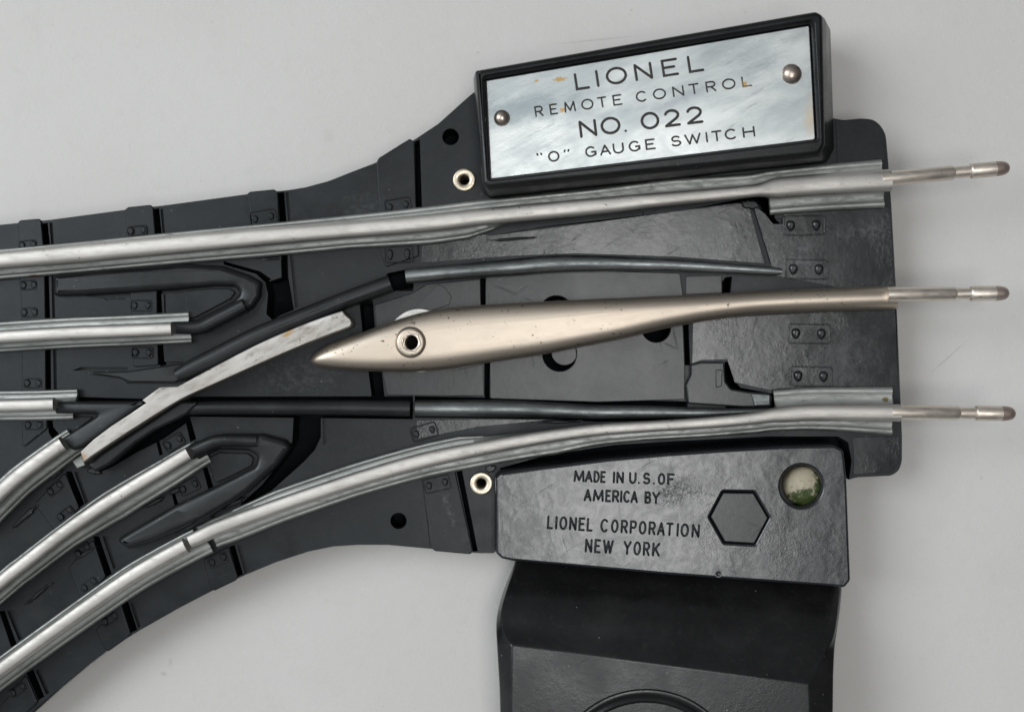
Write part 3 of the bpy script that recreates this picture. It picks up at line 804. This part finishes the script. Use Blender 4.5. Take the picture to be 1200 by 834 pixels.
pin(1046, 209, 1183, 196.5, 96, 1118, 1137, "round steel pin leaving the upper rail")
pin(1053, 345, 1182.5, 343.5, 92, 1120, 1137, "round steel pin leaving the middle nickel rail")
pin(1058, 483, 1190, 484.5, 96, 1124, 1143, "round steel pin leaving the lower rail")

# --- eyelets
for x, y in ((544, 211), (564, 566)):
    b = bmesh.new(); lathe(b, x, y, 60, [(13.4, -3), (13.4, 1.4), (12.8, 2.2), (11.8, 2.6), (7.2, 2.2), (6.2, 1.5), (5.7, 0), (5.6, -40)], 40)
    finish(b, "eyelet", M['eyelet'], root, "hollow brass eyelet " + ("beside the nameplate housing" if y < 400 else "beside the lower cover"), 50)

# --- nameplate housing
def scale_ring(pts, cx, cy, d):
    return [(cx + (x - cx) * d, cy + (y - cy) * d) for x, y in pts]
topo = [(557, 82, 3), (957, 12.5, 9), (965.5, 17, 8), (968.5, 170, 9), (961, 182, 9), (571, 221, 7), (565, 215, 7)]
boto = [(554.5, 91, 3), (957, 26, 9), (973, 32, 8), (977.5, 174, 9), (969, 191, 9), (574, 233, 7), (567, 226, 7)]
n_ = 5
rt = fillet(topo, 4, n_); rb = fillet(boto, 4, n_)
b = bmesh.new()
ZT = 122
def vring(pts, z): return [bm_.verts.new(V3(W(p[0], p[1], z), z)) for p in pts]
bm_ = b
T = [W(p[0], p[1], ZT) for p in rt]; Bq = [W(p[0], p[1], 59) for p in rb]
if not ccw(T): T = T[::-1]; Bq = Bq[::-1]
rings = [(Bq, 40), (Bq, 59)]
mid = [tuple(Vector(a) * .75 + Vector(c_) * .25) for a, c_ in zip(T, Bq)]
rings += [(mid, 105), (T, ZT - 6), (offset(T, 1.2), ZT - 2.5), (offset(T, 3.4), ZT - .6), (offset(T, 5.5), ZT)]
rv = [[b.verts.new(V3(p, z)) for p in Rr] for Rr, z in rings]
for x_, y_ in zip(rv, rv[1:]): ring_faces(b, x_, y_)
pl = [(570, 95, 1.5), (948, 30.5, 2), (955, 163.5, 3), (575.5, 209.5, 1.5)]
wp = dedupe([W(p[0], p[1], 112) for p in fillet(pl, 2, 4)])
if not ccw(wp): wp = wp[::-1]
inner = [offset(wp, -5.0), offset(wp, -3.6), offset(wp, -1.2)]
iv = [[b.verts.new(V3(p, z)) for p in Rr] for Rr, z in zip(inner, (ZT, ZT - .8, 108))]
for x_, y_ in zip(iv, iv[1:]): ring_faces(b, x_, y_)
cap(b, [rv[-1], iv[0]]); cap(b, [iv[-1]])
housing = finish(b, "nameplate_housing", M['housing'], root, "raised black frame holding the metal nameplate", 50)
plate = piece("nameplate", pl, 107, 112, M['plate'], .6, 2, parent=housing)
for x, y in ((588, 138.5), (927.5, 87)):
    b = bmesh.new()
    r = 9.3 if x < 700 else 11.5
    lathe(b, x, y, 112, [(r, -2), (r, .6), (r * .93, 2.6), (r * .75, 4.8), (r * .5, 6.4), (r * .25, 7.2), (0, 7.5)], 32)
    finish(b, "rivet", M['rivet'], housing, "domed rivet at the " + ("left" if x < 700 else "right") + " end of the nameplate", 70)

# --- lettering: single-stroke alphabet
def arc(cx, cy, rx, ry, a0, a1, n=14):
    return [(cx + rx * math.cos(math.radians(a0 + (a1 - a0) * k / n)), cy + ry * math.sin(math.radians(a0 + (a1 - a0) * k / n))) for k in range(n + 1)]
GL = {
 'L': [[(0, 1), (0, 0), (1, 0)]], 'I': [[(.5, 0), (.5, 1)]], 'O': ['c', arc(.5, .5, .5, .5, 0, 360, 30)[:-1]],
 'N': [[(0, 0), (0, 1)], [(0, 1), (1, 0)], [(1, 0), (1, 1)]], 'E': [[(1, 1), (0, 1), (0, 0), (1, 0)], [(0, .52), (.8, .52)]],
 'R': [[(0, 0), (0, 1), (.6, 1)] + arc(.62, .74, .36, .26, 88, -90, 8) + [(0, .48)], [(.5, .48), (1, 0)]],
 'P': [[(0, 0), (0, 1), (.6, 1)] + arc(.62, .73, .38, .27, 88, -90, 8) + [(0, .46)]],
 'M': [[(0, 0), (.08, 1)], [(.08, 1), (.5, .12)], [(.5, .12), (.92, 1)], [(.92, 1), (1, 0)]],
 'T': [[(0, 1), (1, 1)], [(.5, 1), (.5, 0)]], 'C': [arc(.52, .5, .52, .5, 48, 312, 22)],
 'G': [arc(.52, .5, .52, .5, 48, 345, 22), [(.62, .46), (1.02, .46), (1.02, .12)]],
 'A': [[(0, 0), (.5, 1)], [(.5, 1), (1, 0)], [(.18, .33), (.82, .33)]], 'U': [[(0, 1), (0, .42)] + arc(.5, .40, .5, .40, 180, 360, 14) + [(1, 1)]],
 'S': [arc(.5, .74, .44, .26, 30, 250, 12) + arc(.5, .26, .5, .26, 78, -152, 12)],
 'W': [[(0, 1), (.26, 0)], [(.26, 0), (.5, .95)], [(.5, .95), (.74, 0)], [(.74, 0), (1, 1)]],
 'H': [[(0, 0), (0, 1)], [(1, 0), (1, 1)], [(0, .52), (1, .52)]],
 '2': [arc(.5, .70, .46, .30, 165, -25, 12) + [(.80, .45), (.02, 0)], [(.02, 0), (1, 0)]],
 'D': [[(0, 0), (0, 1), (.35, 1)] + arc(.4, .5, .6, .5, 80, -80, 14) + [(.35, 0), (0, 0)]],
 'F': [[(1, 1), (0, 1), (0, 0)], [(0, .52), (.8, .52)]], 'B': [[(0, 0), (0, 1), (.55, 1)] + arc(.55, .76, .34, .24, 85, -90, 8) + [(0, .52)], [(0, .52), (.55, .52)] + arc(.58, .26, .42, .26, 85, -90, 8) + [(0, 0)]],
 'Y': [[(0, 1), (.5, .48)], [(1, 1), (.5, .48)], [(.5, .48), (.5, 0)]], 'K': [[(0, 0), (0, 1)], [(1, 1), (.05, .38)], [(.35, .58), (1, 0)]],
 '.': [[(.45, .02), (.55, .02)]], '"': [[(.1, 1), (.2, .86)], [(.75, 1), (.85, .86)]], "'": [[(.2, 1), (.1, .86)], [(.85, 1), (.75, .86)]],
}
def text_line(b, spec, p0, p1, h, z, r, zs, slant=0.0):
    """spec = [(char, x, width)] traced; baseline runs p0 -> p1"""
    dx, dy = p1[0] - p0[0], p1[1] - p0[1]
    L = math.hypot(dx, dy); ux, uy = dx / L, dy / L
    for ch, x, w in spec:
        by = p0[1] + (x - p0[0]) * dy / dx
        g_ = GL[ch]
        closed = g_[0] == 'c'
        for st_ in (g_[1:] if closed else g_):
            path = []
            for (u, v) in st_:
                uu = u * (w - 2 * r) + r; vv = v * (h - 2 * r) + r
                X = x + ux * uu + uy * vv + slant * vv; Y = by + uy * uu - ux * vv
                q = W(X, Y, z); path.append((q[0], q[1], z))
            sweep(b, path, r, 10, zs, closed)
lines = [
 ([('L', 675, 17), ('I', 699, 5), ('O', 711.5, 25), ('N', 745, 21), ('E', 777, 19.5), ('L', 807.5, 18.5)], (675, 106.5), (826, 83.3), 20.5, 1.5, "engraved black maker's name, top line"),
 ([('R', 627.5, 10), ('E', 645, 9.5), ('M', 662, 13.5), ('O', 682, 14.5), ('T', 701, 11), ('E', 719, 11), ('C', 746, 13.5), ('O', 766, 15.5), ('N', 789, 13.5), ('T', 808, 12.5), ('R', 828, 12), ('O', 847, 16), ('L', 870, 12)], (628, 137.5), (882, 101), 12.8, .95, "REMOTE CONTROL in small black capitals"),
 ([('N', 680, 20.5), ('O', 705, 23.5), ('.', 731.5, 4), ('O', 752, 22), ('2', 779, 19.5), ('2', 805, 20)], (681, 162), (825, 144), 20.5, 1.55, "NO. 022 in large black characters"),
 ([('"', 629, 9), ('O', 643, 13.5), ("'", 661, 9), ('G', 686.5, 13), ('A', 703.5, 13), ('U', 719, 13), ('G', 737.5, 13.5), ('E', 757, 12), ('S', 787, 12), ('W', 803, 19.5), ('I', 827, 4), ('T', 834.5, 12.5), ('C', 850, 14.5), ('H', 871, 14.5)], (643, 190.5), (885, 160.3), 12.8, 1.05, "\"O\" GAUGE SWITCH in small black capitals"),
]
for spec, p0, p1, h, r, lab in lines:
    b = bmesh.new(); text_line(b, spec, p0, p1, h, 112.1, r, .22)
    finish(b, "lettering", M['ink'], housing, lab, 60)

# --- lower cover with raised lettering, hexagon and paint-filled hole
ctop = [(581, 560, 4), (587, 554, 3), (637, 547), (713, 537.5), (780, 531.5), (852, 526.5), (924, 522.5), (978, 521.5, 8), (989, 527, 8), (992.5, 560), (997, 680, 6), (990, 688.5, 5), (976, 687), (780, 673), (601, 657), (588, 654.5, 5), (581, 648, 5)]
b = bmesh.new()
prism(b, fillet(ctop, 2, 4), 20, 90, 3.2, [circ(939.5, 569.5, 24.5, 40), fillet([(866.5 + (x - 866.5) * 1.03, 606 + (y - 606) * 1.03) for x, y in [(833, 605.5), (848, 577), (883, 577.5), (900, 606.5), (884, 636.5), (849.5, 634.5)]], 2, 4)], flare=4)
cover = finish(b, "side_cover", M['cover'], root, "black moulded cover with raised maker's lettering and hexagon", 45)
piece("hexagon", [(833, 605.5), (848, 577), (883, 577.5), (900, 606.5), (884, 636.5), (849.5, 634.5)], 50, 90.8, M['swivel'], 1.2, 2, parent=cover, label="plain black hexagon boss")
b = bmesh.new(); lathe(b, 942, 569.5, 74, [(22.3, -20), (22.3, -1.5), (19, 1.5), (12, 4), (5, 5), (0, 5.2)], 36); finish(b, "hole_filling", M['paint'], cover, "cream filling with green stain inside the round hole", 70)
b = bmesh.new(); lathe(b, 842, 672, 90, [(4.4, -2), (4.2, .8), (3, 1), (2, .2), (0, .1)], 20); finish(b, "ejector_mark", M['cover'], cover, None, 50)
cl = [
 ([('M', 672, 13), ('A', 685, 9.5), ('D', 695.2, 7.5), ('E', 703.2, 6.6), ('I', 717.5, 3.5), ('N', 722, 9), ('U', 736.8, 9), ('.', 747, 3.4), ('S', 753, 9), ('.', 764.5, 3.4), ('O', 770.5, 9), ('F', 781.5, 9)], (672, 564.5), (791, 568.5), 14, "raised words MADE IN U.S.OF"),
 ([('A', 683.7, 9.5), ('M', 694.5, 13), ('E', 709, 7), ('R', 717, 8.5), ('I', 726, 3.5), ('C', 730, 8.5), ('A', 738.5, 9), ('B', 755, 8), ('Y', 763.5, 9.8)], (684, 587), (773, 590.5), 14.5, "raised words AMERICA BY"),
 ([('L', 640.6, 7.6), ('I', 649.5, 4), ('O', 655, 9.4), ('N', 666.5, 9), ('E', 677.5, 8), ('L', 687, 7.5), ('C', 703, 10), ('O', 715.5, 9), ('R', 727, 8.5), ('P', 737.5, 8.3), ('O', 748, 9.2), ('R', 759.5, 8.6), ('A', 769.5, 9.5), ('T', 779.8, 9), ('I', 792, 3.5), ('O', 797, 10), ('N', 810, 9.6)], (640, 619.5), (820, 630), 16, "raised name of the making corporation"),
 ([('N', 685, 8.8), ('E', 696, 7.8), ('W', 705.8, 12.8), ('Y', 729.8, 9.8), ('O', 741.8, 9), ('R', 753, 8.3), ('K', 763.8, 9.4)], (685, 647), (773, 652), 16.5, "raised words NEW YORK"),
]
for spec, p0, p1, h, lab in cl:
    b = bmesh.new(); text_line(b, spec, p0, p1, h, 90.1, 1.3, 1.5)
    finish(b, "lettering", M['base'], cover, lab, 60)

# --- motor box at the lower edge
rows = [
 [((604, 650), 20), ((604, 652), 44), ((606, 652), 46), ((984, 684), 46), ((986, 685), 44), ((986, 683), 20)],
 [((603, 662), 20), ((602, 662), 50), ((604.5, 662), 56), ((984, 694), 56), ((986, 694), 50), ((986, 694), 20)],
 [((592, 690), 20), ((591, 689), 62), ((594.5, 690), 80), ((981.5, 719), 80), ((984, 716), 62), ((983, 716), 20)],
 [((584, 716), 20), ((583.5, 715), 88), ((588, 716), 102), ((976.5, 746), 102), ((980.5, 740), 88), ((980, 740), 20)],
 [((582, 735), 20), ((581.5, 734), 104), ((588.5, 737), 114), ((966, 766), 114), ((978, 760), 104), ((977, 760), 20)],
 [((583, 757), 20), ((582.5, 756), 117), ((599.5, 755), 130), ((948, 801), 130), ((976.5, 790), 117), ((976, 790), 20)],
]
cols = []
for c_ in range(6):
    pp = catmull([Vector((rw[c_][0][0], rw[c_][0][1], rw[c_][1])) for rw in rows], 1e9)
    fine_ = []
    P_ = [Vector((rw[c_][0][0], rw[c_][0][1], rw[c_][1])) for rw in rows]
    E_ = [P_[0] * 2 - P_[1]] + P_ + [P_[-1] * 2 - P_[-2]]
    for k_ in range(1, len(E_) - 2):
        for t_ in (0, .25, .5, .75):
            fine_.append(0.5 * ((2 * E_[k_]) + (E_[k_ + 1] - E_[k_ - 1]) * t_ + (2 * E_[k_ - 1] - 5 * E_[k_] + 4 * E_[k_ + 1] - E_[k_ + 2]) * t_ * t_ + (3 * E_[k_] - E_[k_ - 1] - 3 * E_[k_ + 1] + E_[k_ + 2]) * t_ ** 3))
    fine_.append(P_[-1]); cols.append(fine_)
rows = [[((cols[c_][k_].x, cols[c_][k_].y), cols[c_][k_].z) for c_ in range(6)] for k_ in range(len(cols[0]))]
rows += [
 [((586, 806), 20), ((585.5, 805), 118), ((599, 806), 130), ((950, 850), 130), ((976, 840), 118), ((975, 840), 20)],
 [((592, 1000), 20), ((591, 1000), 118), ((598, 1000), 130), ((951, 1000), 130), ((973, 1000), 118), ((972, 1000), 20)],
]
b = bmesh.new()
grid = []
for r_ in rows:
    grid.append([b.verts.new(V3(W(p[0], p[1], z), z)) for p, z in r_])
for a_, c_ in zip(grid, grid[1:]):
    for i in range(len(a_) - 1): b.faces.new((a_[i], a_[i + 1], c_[i + 1], c_[i]))
b.faces.new(grid[0]); b.faces.new(grid[-1])
bmesh.ops.recalc_face_normals(b, faces=b.faces)
me = bpy.data.meshes.new("motor_box"); b.to_mesh(me); b.free()
me.transform(Matrix.Scale(1 / S, 4))
tmp = bpy.data.objects.new("motor_box_blank", me); col.objects.link(tmp)
bv = tmp.modifiers.new("v", 'BEVEL'); bv.width = 3.2; bv.segments = 3; bv.limit_method = 'ANGLE'; bv.angle_limit = math.radians(20)
me2 = bpy.data.meshes.new_from_object(tmp.evaluated_get(bpy.context.evaluated_depsgraph_get()))
me2.transform(Matrix.Scale(S, 4)); bpy.data.objects.remove(tmp)
box = finish_me(me2, "motor_box", M['motor'], root, "black motor box with sloping end below the cover", 80)
b = bmesh.new(); lathe(b, 757, 921, 130, [(109, -6), (109, .4), (107.6, 2.2), (105, 2.6), (102.5, 1.6), (101, .8), (99.5, 2.6), (97, 3.4), (94.5, 2.2), (93.5, .5), (0, .5)], 120)
finish(b, "round_boss", M['motor'], box, "raised ring on the motor box", 40)
